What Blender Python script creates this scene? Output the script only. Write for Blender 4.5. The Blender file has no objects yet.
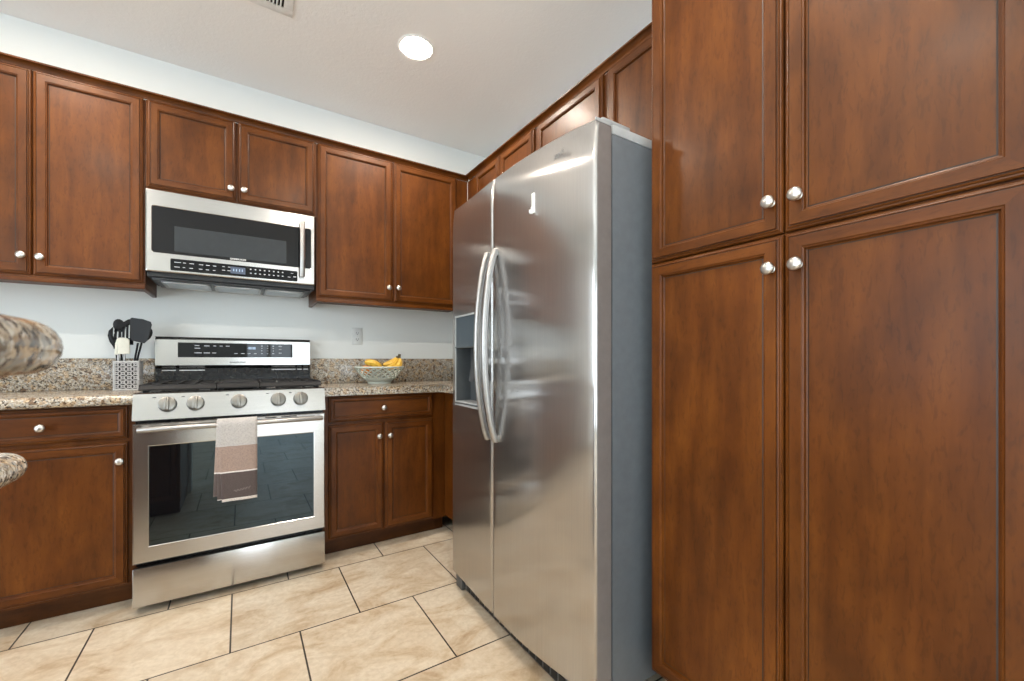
import bpy, bmesh, math, random
import numpy as np
from mathutils import Vector, Matrix

random.seed(7)
S = bpy.context.scene
COL = S.collection

# ------------------------------------------------------------------ camera
F_PX, YAW = 421.0, math.atan(271.5 / 421.0)
cam_d = bpy.data.cameras.new('camera')
cam = bpy.data.objects.new('camera', cam_d)
COL.objects.link(cam)
cam.location = (0, 0, 1.10)
cam.rotation_euler = (math.radians(90), 0, -YAW)
cam_d.sensor_width = 36
cam_d.sensor_fit = 'HORIZONTAL'
cam_d.lens = F_PX / 1024 * 36
cam_d.shift_y = 20.0 / 1024
cam_d.clip_start = 0.02
cam_d.dof.use_dof = True
cam_d.dof.focus_distance = 2.0
cam_d.dof.aperture_fstop = 9.0
S.camera = cam

# ------------------------------------------------------------------ world, light, exposure
W = bpy.data.worlds.new('world')
S.world = W
W.use_nodes = True
bg = W.node_tree.nodes['Background']
bg.inputs[0].default_value = (0.80, 0.91, 1.0, 1)
bg.inputs[1].default_value = 4.6
S.view_settings.view_transform = 'Standard'
S.view_settings.look = 'None'
S.view_settings.exposure = 0.55
S.view_settings.gamma = 1.0
S.view_settings.use_curve_mapping = False
S.cycles.use_denoising = True
S.cycles.max_bounces = 10
S.cycles.diffuse_bounces = 6
S.cycles.glossy_bounces = 6
S.cycles.sample_clamp_indirect = 12.0
POT_STRENGTH = 225.0
POT_COLOR = (1.0, 0.89, 0.76)

def portal(name, loc, rot, sx, sy):
    d = bpy.data.lights.new(name, 'AREA')
    d.shape = 'RECTANGLE'
    d.size, d.size_y = sx, sy
    d.energy = 1
    d.cycles.is_portal = True
    o = bpy.data.objects.new(name, d)
    COL.objects.link(o)
    o.location = loc
    o.rotation_euler = rot
    return o

# room extents
XL, XR, YF, YB, ZC = -2.93, 1.70, -3.6, 3.02, 2.765
LW = (-2.9, 1.30, 0.06, 2.25)      # left wall window: y0,y1,z0,z1
FW = (.05, 1.3, 0.10, 2.20)      # front wall window: x0,x1,z0,z1
portal('window_light_left', (XL - .06, (LW[0]+LW[1])/2, (LW[2]+LW[3])/2), (0, math.radians(-90), 0), LW[3]-LW[2], LW[1]-LW[0])
portal('window_light_front', ((FW[0]+FW[1])/2, YF - .06, (FW[2]+FW[3])/2), (math.radians(90), 0, 0), FW[1]-FW[0], FW[3]-FW[2])

# ------------------------------------------------------------------ materials
def new_mat(name):
    m = bpy.data.materials.new(name)
    m.use_nodes = True
    return m, m.node_tree, m.node_tree.nodes['Principled BSDF']

def setp(p, **k):
    names = {'color': 'Base Color', 'rough': 'Roughness', 'metal': 'Metallic', 'spec': 'Specular IOR Level',
             'coat': 'Coat Weight', 'coat_rough': 'Coat Roughness', 'aniso': 'Anisotropic', 'sheen': 'Sheen Weight',
             'trans': 'Transmission Weight', 'ior': 'IOR', 'emis': 'Emission Color', 'emis_s': 'Emission Strength', 'alpha': 'Alpha',
             'subs': 'Subsurface Weight'}
    for a, v in k.items():
        if a in ('color', 'emis'):
            v = tuple(v) + (1,)
        p.inputs[names[a]].default_value = v

def node(nt, t, **props):
    n = nt.nodes.new(t)
    for k, v in props.items():
        setattr(n, k, v)
    return n

def ramp(nt, stops, interp='LINEAR'):
    n = nt.nodes.new('ShaderNodeValToRGB')
    cr = n.color_ramp
    cr.interpolation = interp
    while len(cr.elements) < len(stops):
        cr.elements.new(0.5)
    for e, (p, c) in zip(cr.elements, stops):
        e.position = p
        e.color = tuple(c) + (1,) if len(c) == 3 else c
    return n

def world_pos(nt, scale=(1, 1, 1), loc=(0, 0, 0)):
    g = node(nt, 'ShaderNodeNewGeometry')
    mp = node(nt, 'ShaderNodeMapping')
    mp.inputs['Scale'].default_value = scale
    mp.inputs['Location'].default_value = loc
    nt.links.new(g.outputs['Position'], mp.inputs['Vector'])
    return mp.outputs['Vector']

def obj_pos(nt, scale=(1, 1, 1)):
    g = node(nt, 'ShaderNodeTexCoord')
    mp = node(nt, 'ShaderNodeMapping')
    mp.inputs['Scale'].default_value = scale
    nt.links.new(g.outputs['Object'], mp.inputs['Vector'])
    return mp.outputs['Vector']

def noise(nt, vec, scale, detail=3, rough=.55, dist=0):
    n = node(nt, 'ShaderNodeTexNoise')
    n.inputs['Scale'].default_value = scale
    n.inputs['Detail'].default_value = detail
    n.inputs['Roughness'].default_value = rough
    n.inputs['Distortion'].default_value = dist
    nt.links.new(vec, n.inputs['Vector'])
    return n

def add_bump(nt, p, height, strength, dist=.001):
    b = node(nt, 'ShaderNodeBump')
    b.inputs['Strength'].default_value = strength
    b.inputs['Distance'].default_value = dist
    nt.links.new(height, b.inputs['Height'])
    nt.links.new(b.outputs['Normal'], p.inputs['Normal'])

def simple(name, color, rough=.5, metal=0, **k):
    m, nt, p = new_mat(name)
    setp(p, color=color, rough=rough, metal=metal, **k)
    # faint procedural unevenness so that no surface is perfectly flat in tone
    n = noise(nt, obj_pos(nt), 35, 2)
    r = ramp(nt, [(0.3, tuple(c*.93 for c in color)), (0.7, tuple(min(1, c*1.05) for c in color))])
    nt.links.new(n.outputs['Fac'], r.inputs['Fac'])
    nt.links.new(r.outputs['Color'], p.inputs['Base Color'])
    return m

def wood(name, stretch, light=1.0):
    m, nt, p = new_mat(name)
    fine = noise(nt, world_pos(nt, stretch), 1.0, 4, .5, .5)
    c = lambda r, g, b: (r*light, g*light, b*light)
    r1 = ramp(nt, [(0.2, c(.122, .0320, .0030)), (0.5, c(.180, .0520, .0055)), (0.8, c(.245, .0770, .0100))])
    nt.links.new(fine.outputs['Fac'], r1.inputs['Fac'])
    fleck = noise(nt, world_pos(nt, tuple(a*5 if a > 10 else a*9 for a in stretch)), 1.0, 2, .6, .8)
    r3 = ramp(nt, [(.34, (.80, .78, .76)), (.46, (1, 1, 1)), (.68, (1.0, 1.0, 1.0)), (.78, (1.14, 1.15, 1.15))])
    nt.links.new(fleck.outputs['Fac'], r3.inputs['Fac'])
    blotch = noise(nt, world_pos(nt, (1, 1, .75)), 6.5, 4, .55, .3)
    r2 = ramp(nt, [(0.3, (.70, .68, .66)), (0.7, (1.2, 1.2, 1.2))])
    nt.links.new(blotch.outputs['Fac'], r2.inputs['Fac'])
    mx = node(nt, 'ShaderNodeMix', data_type='RGBA', blend_type='MULTIPLY')
    mx.inputs[0].default_value = 1
    nt.links.new(r1.outputs['Color'], mx.inputs[6])
    nt.links.new(r2.outputs['Color'], mx.inputs[7])
    oi = node(nt, 'ShaderNodeObjectInfo')
    mr = node(nt, 'ShaderNodeMapRange')
    mr.inputs['To Min'].default_value = .90
    mr.inputs['To Max'].default_value = 1.10
    nt.links.new(oi.outputs['Random'], mr.inputs['Value'])
    hs = node(nt, 'ShaderNodeHueSaturation')
    nt.links.new(mr.outputs[0], hs.inputs['Value'])
    mf = node(nt, 'ShaderNodeMix', data_type='RGBA', blend_type='MULTIPLY')
    mf.inputs[0].default_value = 1
    nt.links.new(mx.outputs[2], mf.inputs[6])
    nt.links.new(r3.outputs['Color'], mf.inputs[7])
    nt.links.new(mf.outputs[2], hs.inputs['Color'])
    nt.links.new(hs.outputs['Color'], p.inputs['Base Color'])
    setp(p, rough=.40, spec=.24, coat=.05, coat_rough=.2)
    add_bump(nt, p, fine.outputs['Fac'], .06, .001)
    return m

M = {}
M['wood_v'] = wood('stained maple, upright grain', (24, 24, 3.2), .58)
M['wood_h'] = wood('stained maple, level grain', (3.2, 3.2, 28), .58)
M['tint'] = simple('dark groove line', (.022, .010, .005), .5)  # darker brown for the narrow groove faces of the cabinet doors
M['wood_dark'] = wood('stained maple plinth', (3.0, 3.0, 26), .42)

def make_granite():
    m, nt, p = new_mat('speckled granite')
    warp = noise(nt, world_pos(nt), 160, 2, .6)
    wm = node(nt, 'ShaderNodeMix', data_type='RGBA', blend_type='ADD')
    wm.inputs[0].default_value = .012
    nt.links.new(world_pos(nt), wm.inputs[6])
    nt.links.new(warp.outputs['Color'], wm.inputs[7])
    v = node(nt, 'ShaderNodeTexVoronoi')
    v.inputs['Scale'].default_value = 210
    nt.links.new(wm.outputs[2], v.inputs['Vector'])
    sep = node(nt, 'ShaderNodeSeparateColor')
    nt.links.new(v.outputs['Color'], sep.inputs[0])
    r = ramp(nt, [(0, (.045, .038, .032)), (.10, (.15, .115, .085)), (.22, (.33, .26, .185)), (.38, (.44, .37, .285)),
                  (.56, (.56, .50, .40)), (.72, (.36, .34, .31)), (.86, (.64, .60, .53))], 'CONSTANT')
    nt.links.new(sep.outputs[0], r.inputs['Fac'])
    v2 = node(nt, 'ShaderNodeTexVoronoi')
    v2.inputs['Scale'].default_value = 60
    nt.links.new(wm.outputs[2], v2.inputs['Vector'])
    sep2 = node(nt, 'ShaderNodeSeparateColor')
    nt.links.new(v2.outputs['Color'], sep2.inputs[0])
    r2 = ramp(nt, [(0, (.40, .28, .20)), (.06, (1.0, .84, .66)), (.30, (1, 1, 1)), (.75, (.88, .89, .90))], 'CONSTANT')
    nt.links.new(sep2.outputs[1], r2.inputs['Fac'])
    mx = node(nt, 'ShaderNodeMix', data_type='RGBA', blend_type='MULTIPLY')
    mx.inputs[0].default_value = .9
    nt.links.new(r.outputs['Color'], mx.inputs[6])
    nt.links.new(r2.outputs['Color'], mx.inputs[7])
    nt.links.new(mx.outputs[2], p.inputs['Base Color'])
    setp(p, rough=.16, spec=.5)
    return m
M['granite'] = make_granite()

def make_steel(name, rough, col, stretch, bump=.03, aniso=0, turn=0):
    m, nt, p = new_mat(name)
    n = noise(nt, world_pos(nt, stretch), 1, 3, .6)
    r = ramp(nt, [(.3, tuple(c*.93 for c in col)), (.7, tuple(min(1, c*1.04) for c in col))])
    nt.links.new(n.outputs['Fac'], r.inputs['Fac'])
    nt.links.new(r.outputs['Color'], p.inputs['Base Color'])
    setp(p, rough=rough, metal=1.0, aniso=aniso)
    p.inputs['Anisotropic Rotation'].default_value = turn
    if aniso:
        tg = node(nt, 'ShaderNodeTangent', direction_type='RADIAL', axis='Z')
        nt.links.new(tg.outputs[0], p.inputs['Tangent'])
    add_bump(nt, p, n.outputs['Fac'], bump, .0005)
    return m
def two_lobe(m, rough, fac):
    """second, hazier reflection lobe of a coated steel sheet"""
    nt = m.node_tree
    a = nt.nodes['Principled BSDF']
    b = nt.nodes.new('ShaderNodeBsdfPrincipled')
    setp(b, rough=rough, metal=1.0)
    nt.links.new(a.inputs['Base Color'].links[0].from_socket, b.inputs['Base Color'])
    mx = nt.nodes.new('ShaderNodeMixShader')
    mx.inputs[0].default_value = fac
    nt.links.new(a.outputs[0], mx.inputs[1])
    nt.links.new(b.outputs[0], mx.inputs[2])
    nt.links.new(mx.outputs[0], nt.nodes['Material Output'].inputs['Surface'])
M['steel'] = make_steel('brushed stainless steel', .22, (.52, .51, .495), (6, 6, 420), .02, .7, .25)
M['steel_fridge'] = make_steel('brushed stainless door skin', .13, (.51, .50, .49), (380, 380, 4), .008, 1.0, 0)
two_lobe(M['steel_fridge'], .42, .28)
M['steel_bar'] = make_steel('satin steel bar', .36, (.43, .42, .41), (60, 60, 60))
M['nickel'] = make_steel('satin nickel', .34, (.64, .625, .595), (80, 80, 80))
M['knob_face'] = make_steel('brushed grey knob metal', .30, (.27, .255, .23), (200, 8, 8))

def make_wall():
    m, nt, p = new_mat('painted wall')
    setp(p, color=(.78, .81, .80), rough=.85)
    n = noise(nt, world_pos(nt), 90, 3, .6)
    add_bump(nt, p, n.outputs['Fac'], .12, .003)
    return m
M['wall'] = make_wall()
def make_ceiling():
    m, nt, p = new_mat('textured ceiling paint')
    setp(p, color=(.92, .905, .88), rough=.9)
    n = noise(nt, world_pos(nt), 70, 3, .6)
    add_bump(nt, p, n.outputs['Fac'], .35, .004)
    return m
M['ceiling'] = make_ceiling()

def make_tile():
    m, nt, p = new_mat('beige stone look floor tile')
    vec = world_pos(nt, loc=(-.439, -1.425, 0))
    b = node(nt, 'ShaderNodeTexBrick')
    b.offset, b.offset_frequency, b.squash = .5, 2, 1
    b.inputs['Scale'].default_value = 1
    b.inputs['Brick Width'].default_value = .472
    b.inputs['Row Height'].default_value = .479
    b.inputs['Mortar Size'].default_value = .0032
    b.inputs['Mortar Smooth'].default_value = .1
    b.inputs['Bias'].default_value = 0
    b.inputs['Color1'].default_value = (.92, .92, .92, 1)
    b.inputs['Color2'].default_value = (1.06, 1.05, 1.04, 1)
    b.inputs['Mortar'].default_value = (1, 1, 1, 1)
    nt.links.new(vec, b.inputs['Vector'])
    n1 = noise(nt, world_pos(nt, (1, 1.5, 1)), 4.5, 6, .6, 1.2)
    r1 = ramp(nt, [(.27, (.42, .30, .185)), (.42, (.58, .47, .34)), (.60, (.68, .595, .475)), (.78, (.54, .42, .29))])
    nt.links.new(n1.outputs['Fac'], r1.inputs['Fac'])
    n2 = noise(nt, world_pos(nt, (1, 1, 1)), 45, 4, .65, .5)
    r2 = ramp(nt, [(.3, (.90, .88, .85)), (.6, (1.03, 1.03, 1.03))])
    nt.links.new(n2.outputs['Fac'], r2.inputs['Fac'])
    mx = node(nt, 'ShaderNodeMix', data_type='RGBA', blend_type='MULTIPLY')
    mx.inputs[0].default_value = 1
    nt.links.new(r1.outputs['Color'], mx.inputs[6])
    nt.links.new(r2.outputs['Color'], mx.inputs[7])
    mx2 = node(nt, 'ShaderNodeMix', data_type='RGBA', blend_type='MULTIPLY')
    mx2.inputs[0].default_value = 1
    nt.links.new(mx.outputs[2], mx2.inputs[6])
    nt.links.new(b.outputs['Color'], mx2.inputs[7])
    mx3 = node(nt, 'ShaderNodeMix', data_type='RGBA')
    nt.links.new(b.outputs['Fac'], mx3.inputs[0])
    nt.links.new(mx2.outputs[2], mx3.inputs[6])
    mx3.inputs[7].default_value = (.045, .036, .027, 1)
    nt.links.new(mx3.outputs[2], p.inputs['Base Color'])
    setp(p, rough=.38, spec=.4)
    inv = node(nt, 'ShaderNodeMath', operation='SUBTRACT')
    inv.inputs[0].default_value = 1
    nt.links.new(b.outputs['Fac'], inv.inputs[1])
    add_bump(nt, p, inv.outputs[0], .5, .002)
    return m
M['tile'] = make_tile()

M['black_glass'] = simple('black oven glass', (.005, .005, .006), .03, spec=.32)
M['oven_glass'] = simple('coated black oven glass', (.005, .005, .006), .02, spec=1.0)
M['oven_glass'].node_tree.nodes['Principled BSDF'].inputs['Specular Tint'].default_value = (.62, .85, 1.0, 1)
M['black_plastic'] = simple('black plastic', (.012, .012, .013), .35)
M['black_enamel'] = simple('black enamel', (.008, .008, .009), .25, spec=.3)
M['cast_iron'] = simple('cast iron', (.014, .014, .015), .55, spec=.3)
M['gap'] = simple('dark rubber gasket', (.010, .010, .010), .7)
M['fridge_side'] = simple('blue grey painted metal', (.105, .122, .138), .38, spec=.5)
M['door_side'] = simple('grey painted door side', (.17, .155, .15), .3, spec=.5)
M['fridge_cap'] = simple('light grey plastic', (.36, .38, .39), .4)
M['grey_plastic'] = simple('dark grey plastic', (.07, .075, .08), .45)
M['disp_panel'] = simple('slate blue dispenser panel', (.035, .055, .072), .3)
M['disp_cavity'] = simple('grey dispenser lining', (.075, .085, .092), .4)
M['white_plastic'] = simple('white plastic', (.68, .70, .69), .4)
M['white_frost'] = simple('off white hook plastic', (.85, .86, .86), .3)
M['thread'] = simple('pale embroidery thread', (.30, .26, .24), .8)
M['mark'] = simple('pale printed marks', (.50, .52, .55), .5)
M['mark_grey'] = simple('grey printed lettering', (.13, .13, .135), .4)
M['mark_light'] = simple('silver printed lettering', (.70, .72, .74), .35)
M['cream'] = simple('cream silicone', (.72, .71, .62), .5)
M['black_nylon'] = simple('black nylon', (.007, .007, .008), .42, spec=.25)
M['grey_nylon'] = simple('charcoal nylon', (.022, .025, .030), .45, spec=.3)
M['lattice'] = simple('pale grey filigree metal', (.46, .46, .46), .4)
M['dark_liner'] = simple('dark holder lining', (.02, .02, .02), .6)
M['celadon'] = simple('pale celadon glazing', (.50, .55, .50), .22)
M['banana_tip'] = simple('dry banana tip', (.06, .045, .02), .7)
M['orange'] = simple('orange peel', (.52, .20, .035), .45)
M['mesh_filter'] = make_steel('grease filter mesh', .42, (.50, .52, .53), (300, 300, 300), .3)
M['frame_white'] = simple('white window frame', (.82, .82, .80), .45)
M['dark_slot'] = simple('dark slot', (.01, .01, .01), .8)

def make_banana():
    m, nt, p = new_mat('banana peel')
    n = noise(nt, obj_pos(nt), 60, 4, .6)
    r = ramp(nt, [(.2, (.30, .15, .02)), (.42, (.62, .36, .035)), (.7, (.72, .47, .08))])
    nt.links.new(n.outputs['Fac'], r.inputs['Fac'])
    nt.links.new(r.outputs['Color'], p.inputs['Base Color'])
    setp(p, rough=.45)
    return m
M['banana'] = make_banana()

def make_lens():
    m, nt, p = new_mat('lit lamp lens')
    setp(p, color=(.9, .9, .9), rough=.4, emis=POT_COLOR, emis_s=POT_STRENGTH)
    return m
M['lens'] = make_lens()

def make_display(name, col, s):
    m, nt, p = new_mat(name)
    setp(p, color=(.02, .02, .03), rough=.2, emis=col, emis_s=s)
    return m
M['digits'] = make_display('lit clock digits', (.55, .75, 1.0), .6)
M['lcd'] = make_display('lit microwave display', (.20, .27, .38), .30)

def make_towel():
    m, nt, p = new_mat('woven banded towel cloth')
    tc = node(nt, 'ShaderNodeTexCoord')
    sx = node(nt, 'ShaderNodeSeparateXYZ')
    nt.links.new(tc.outputs['Object'], sx.inputs[0])
    mr = node(nt, 'ShaderNodeMapRange')
    mr.inputs['From Min'].default_value = -.36
    mr.inputs['From Max'].default_value = .02
    nt.links.new(sx.outputs['Z'], mr.inputs['Value'])
    z = lambda h: (h + .36) / .38
    r = ramp(nt, [(0, (.78, .74, .71)), (z(-.348), (.080, .060, .056)), (z(-.232), (.70, .66, .64)), (z(-.226), (.31, .228, .19)),
                  (z(-.112), (.44, .42, .405))], 'CONSTANT')
    nt.links.new(mr.outputs[0], r.inputs['Fac'])
    ck = node(nt, 'ShaderNodeTexVoronoi')
    ck.inputs['Scale'].default_value = 240
    nt.links.new(tc.outputs['Object'], ck.inputs['Vector'])
    r2 = ramp(nt, [(.15, (.66, .66, .66)), (.55, (1.18, 1.16, 1.15))])
    nt.links.new(ck.outputs['Distance'], r2.inputs['Fac'])
    mx = node(nt, 'ShaderNodeMix', data_type='RGBA', blend_type='MULTIPLY')
    mx.inputs[0].default_value = .75
    nt.links.new(r.outputs['Color'], mx.inputs[6])
    nt.links.new(r2.outputs['Color'], mx.inputs[7])
    nt.links.new(mx.outputs[2], p.inputs['Base Color'])
    setp(p, rough=.95, sheen=.3)
    add_bump(nt, p, ck.outputs['Distance'], .6, .002)
    return m
M['towel'] = make_towel()

# ------------------------------------------------------------------ mesh helpers
def wloc(o):
    v = Vector((0, 0, 0))
    while o is not None:
        v += o.location
        o = o.parent
    return v

class MB:
    """collects shapes in world coordinates and links them as one mesh object"""
    def __init__(self):
        self.bm = bmesh.new()
    def _merge(self, t, mat):
        bmesh.ops.recalc_face_normals(t, faces=t.faces)
        for f in t.faces:
            f.material_index = mat
        me = bpy.data.meshes.new('t')
        t.to_mesh(me)
        t.free()
        self.bm.from_mesh(me)
        bpy.data.meshes.remove(me)
    def box(self, x0, x1, y0, y1, z0, z1, mat=0, bev=0, seg=2, rot=None, pivot=None):
        t = bmesh.new()
        bmesh.ops.create_cube(t, size=1)
        for v in t.verts:
            v.co = Vector((x0 + (v.co.x+.5)*(x1-x0), y0 + (v.co.y+.5)*(y1-y0), z0 + (v.co.z+.5)*(z1-z0)))
        if bev:
            bmesh.ops.bevel(t, geom=list(t.edges), offset=bev, segments=seg, affect='EDGES', profile=.5)
        if rot is not None:
            pv = Vector(pivot) if pivot else Vector(((x0+x1)/2, (y0+y1)/2, (z0+z1)/2))
            for v in t.verts:
                v.co = pv + rot @ (v.co - pv)
        self._merge(t, mat)
        return self
    def prism(self, pts, z0, z1, mat=0, axis='Z', bev=None, off=0, seg=3):
        """extrude polygon pts along axis; bev: predicate(edge midpoint, edge dir) -> bool"""
        t = bmesh.new()
        def mk(p, h):
            return {'Z': (p[0], p[1], h), 'X': (h, p[0], p[1]), 'Y': (p[0], h, p[1])}[axis]
        a = [t.verts.new(mk(p, z0)) for p in pts]
        b = [t.verts.new(mk(p, z1)) for p in pts]
        t.faces.new(a[::-1])
        t.faces.new(b)
        n = len(pts)
        for i in range(n):
            t.faces.new((a[i], a[(i+1) % n], b[(i+1) % n], b[i]))
        if bev:
            es = [e for e in t.edges if bev((e.verts[0].co + e.verts[1].co)/2, (e.verts[1].co - e.verts[0].co))]
            bmesh.ops.bevel(t, geom=es, offset=off, segments=seg, affect='EDGES', profile=.5)
        self._merge(t, mat)
        return self
    def tube(self, pts, rad, seg=10, mat=0, flat=(1, 1), caps=True, up=(0, 0, 1)):
        t = bmesh.new()
        pts = [Vector(p) for p in pts]
        if not hasattr(rad, '__len__'):
            rad = [rad]*len(pts)
        rings = []
        for i, p in enumerate(pts):
            d = (pts[min(i+1, len(pts)-1)] - pts[max(i-1, 0)]).normalized()
            u = Vector(up)
            if abs(d.dot(u)) > .95:
                u = Vector((0, 1, 0)) if abs(d.y) < .9 else Vector((1, 0, 0))
            a = d.cross(u).normalized()
            b = a.cross(d).normalized()
            rings.append([t.verts.new(p + a*(rad[i]*flat[0]*math.cos(2*math.pi*k/seg)) + b*(rad[i]*flat[1]*math.sin(2*math.pi*k/seg))) for k in range(seg)])
        for r0, r1 in zip(rings, rings[1:]):
            for k in range(seg):
                t.faces.new((r0[k], r0[(k+1) % seg], r1[(k+1) % seg], r1[k]))
        if caps:
            t.faces.new(rings[0][::-1])
            t.faces.new(rings[-1])
        self._merge(t, mat)
        return self
    def lathe(self, prof, c, axis=(0, 0, 1), seg=32, mat=0):
        """prof: (radius, height along axis)"""
        t = bmesh.new()
        q = Vector((0, 0, 1)).rotation_difference(Vector(axis).normalized()).to_matrix()
        c = Vector(c)
        rings = []
        for r, h in prof:
            if r < 1e-6:
                rings.append([t.verts.new(c + q @ Vector((0, 0, h)))])
            else:
                rings.append([t.verts.new(c + q @ Vector((r*math.cos(2*math.pi*k/seg), r*math.sin(2*math.pi*k/seg), h))) for k in range(seg)])
        for r0, r1 in zip(rings, rings[1:]):
            for k in range(seg):
                k2 = (k+1) % seg
                if len(r0) == 1 and len(r1) == 1:
                    continue
                if len(r0) == 1:
                    t.faces.new((r0[0], r1[k2], r1[k]))
                elif len(r1) == 1:
                    t.faces.new((r0[k], r0[k2], r1[0]))
                else:
                    t.faces.new((r0[k], r0[k2], r1[k2], r1[k]))
        self._merge(t, mat)
        return self
    def grid(self, rows, mat=0, close=False):
        """rows of equal length lists of points -> quads"""
        t = bmesh.new()
        R = [[t.verts.new(p) for p in r] for r in rows]
        for a, b in zip(R, R[1:]):
            n = len(a)
            for k in range(n if close else n-1):
                t.faces.new((a[k], a[(k+1) % n], b[(k+1) % n], b[k]))
        self._merge(t, mat)
        return self
    def build(self, name, mats, parent=None, smooth=35):
        if not isinstance(mats, (list, tuple)):
            mats = [mats]
        me = bpy.data.meshes.new(name)
        off = wloc(parent) if parent is not None else Vector((0, 0, 0))
        bmesh.ops.translate(self.bm, verts=self.bm.verts, vec=-off)
        self.bm.to_mesh(me)
        self.bm.free()
        for m in mats:
            me.materials.append(m)
        if smooth:
            for p in me.polygons:
                p.use_smooth = True
            me.set_sharp_from_angle(angle=math.radians(smooth))
        o = bpy.data.objects.new(name, me)
        COL.objects.link(o)
        if parent is not None:
            o.parent = parent
        return o

def recenter(o, loc):
    """move a top-level mesh's origin to loc"""
    loc = Vector(loc)
    o.data.transform(Matrix.Translation(-loc))
    o.location = loc
    return o

def thing(name, loc, label, cat, group=None):
    o = bpy.data.objects.new(name, None)
    o.empty_display_size = .05
    COL.objects.link(o)
    o.location = loc
    return tag(o, label, cat, group)

def tag(o, label, cat, group=None):
    o['label'] = label
    o['category'] = cat
    if group:
        o['group'] = group
    return o

def struct(o):
    o['kind'] = 'structure'
    return o

def text_mesh(name, body, size, mat, parent, loc, rot, extrude=.0004, width=None, offset=.0):
    c = bpy.data.curves.new(name, 'FONT')
    c.body = body
    c.size = size
    c.extrude = extrude
    c.offset = offset
    c.align_x = 'CENTER'
    c.align_y = 'CENTER'
    to = bpy.data.objects.new('txt', c)
    COL.objects.link(to)
    dg = bpy.context.evaluated_depsgraph_get()
    dg.update()
    me = bpy.data.meshes.new_from_object(to.evaluated_get(dg))
    COL.objects.unlink(to)
    bpy.data.objects.remove(to)
    xs = [v.co.x for v in me.vertices]
    if width:
        s = width / (max(xs) - min(xs))
        me.transform(Matrix.Diagonal((s, 1, 1, 1)))
    me.materials.clear()
    me.materials.append(mat)
    me.transform(rot.to_4x4())
    me.name = name
    o = bpy.data.objects.new(name, me)
    COL.objects.link(o)
    o.parent = parent
    o.location = Vector(loc) - wloc(parent)
    return o

R_FACE_Y = Matrix.Rotation(math.radians(90), 3, 'X')                                              # reads from -Y
R_FACE_X = Matrix.Rotation(math.radians(-90), 3, 'Z') @ Matrix.Rotation(math.radians(90), 3, 'X')   # reads from -X

# ------------------------------------------------------------------ cabinet doors and knobs
DOOR_T = .020
def place(face, u, v, d, at):
    """face: 'Y-' 'X-' 'Y+'; at = coordinate of the frontmost plane; d = depth behind it"""
    if face == 'Y-':
        return (u, at + d, v)
    if face == 'X-':
        return (at + d, u, v)
    return (u, at - d, v)

def door(name, parent, face, at, u0, u1, v0, v1, stile=.045):
    prof = [(0, DOOR_T), (0, .0100), (.0030, .0065), (.0060, .0060), (.0070, .0030), (.0095, .0016), (.0112, .0036), (.0124, .0036), (.0134, 0),
            (stile - .007, 0), (stile - .0055, .0022), (stile - .002, .0032), (stile - .0005, .0105), (stile + .0025, .0118), (stile + .005, .0112)]
    tint = (6, 13, 14)  # profile strips coloured the darker brown
    t = bmesh.new()
    rings = []
    for ins, d in prof:
        rings.append([t.verts.new(place(face, u, v, d, at)) for u, v in ((u0+ins, v0+ins), (u1-ins, v0+ins), (u1-ins, v1-ins), (u0+ins, v1-ins))])
    for i, (r0, r1) in enumerate(zip(rings, rings[1:])):
        for k in range(4):
            f = t.faces.new((r0[k], r0[(k+1) % 4], r1[(k+1) % 4], r1[k]))
            f.material_index = 2 if i in tint else (1 if k in (0, 2) else 0)
    f = t.faces.new(rings[-1])
    f.material_index = 1 if (u1-u0) > 1.8*(v1-v0) else 0
    f = t.faces.new(rings[0][::-1])
    f.material_index = 0
    bmesh.ops.recalc_face_normals(t, faces=t.faces)
    mb = MB()
    mb.bm.free()
    mb.bm = t
    return mb.build(name, [M['wood_v'], M['wood_h'], M['tint']], parent, smooth=0)

KNOB_MESH = {}
def knob(parent, face, at, u, v):
    """a round satin nickel cabinet knob"""
    o = bpy.data.objects.new("knob", KNOB_MESH[face])
    COL.objects.link(o)
    o.parent = parent
    o.location = Vector(place(face, u, v, 0, at)) - wloc(parent)
    return o

def knob_proto(face):
    ax = {'Y-': (0, -1, 0), 'X-': (-1, 0, 0), 'Y+': (0, 1, 0)}[face]
    mb = MB()
    mb.lathe([(0, 0), (.0095, 0), (.0095, .002), (.0058, .004), (.0052, .012), (.009, .0145), (.0148, .0175), (.0160, .0205),
              (.0150, .0245), (.0118, .0275), (.006, .0292), (0, .0297)], (0, 0, 0), ax, 28)
    o = mb.build('knob', M['nickel'], None, 60)
    KNOB_MESH[face] = o.data
    bpy.data.objects.remove(o)
for _f in ('Y-', 'X-', 'Y+'):
    knob_proto(_f)

# ------------------------------------------------------------------ the room
e = .12
struct(MB().box(XL-e, XR+e, YF-e, YB+e, -.10, 0).build('floor', M['tile'], None, 0))
struct(MB().box(XL-e, XR+e, YF-e, YB+e, ZC, ZC+.1).build('ceiling', M['ceiling'], None, 0))
struct(MB().box(XL-e, XR+e, YB, YB+e, 0, ZC).build('wall_back', M['wall'], None, 0))
struct(MB().box(XR, XR+e, YF, YB, 0, ZC).build('wall_right', M['wall'], None, 0))
w = MB()
w.box(XL-e, XL, YF, LW[0], 0, ZC).box(XL-e, XL, LW[1], YB, 0, ZC).box(XL-e, XL, LW[0], LW[1], 0, LW[2]).box(XL-e, XL, LW[0], LW[1], LW[3], ZC)
struct(w.build('wall_left', M['wall'], None, 0))
w = MB()
w.box(XL-e, FW[0], YF-e, YF, 0, ZC).box(FW[1], XR+e, YF-e, YF, 0, ZC).box(FW[0], FW[1], YF-e, YF, 0, FW[2]).box(FW[0], FW[1], YF-e, YF, FW[3], ZC)
struct(w.build('wall_front', M['wall'], None, 0))
w = MB()
y0, y1, z0, z1 = LW
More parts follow.
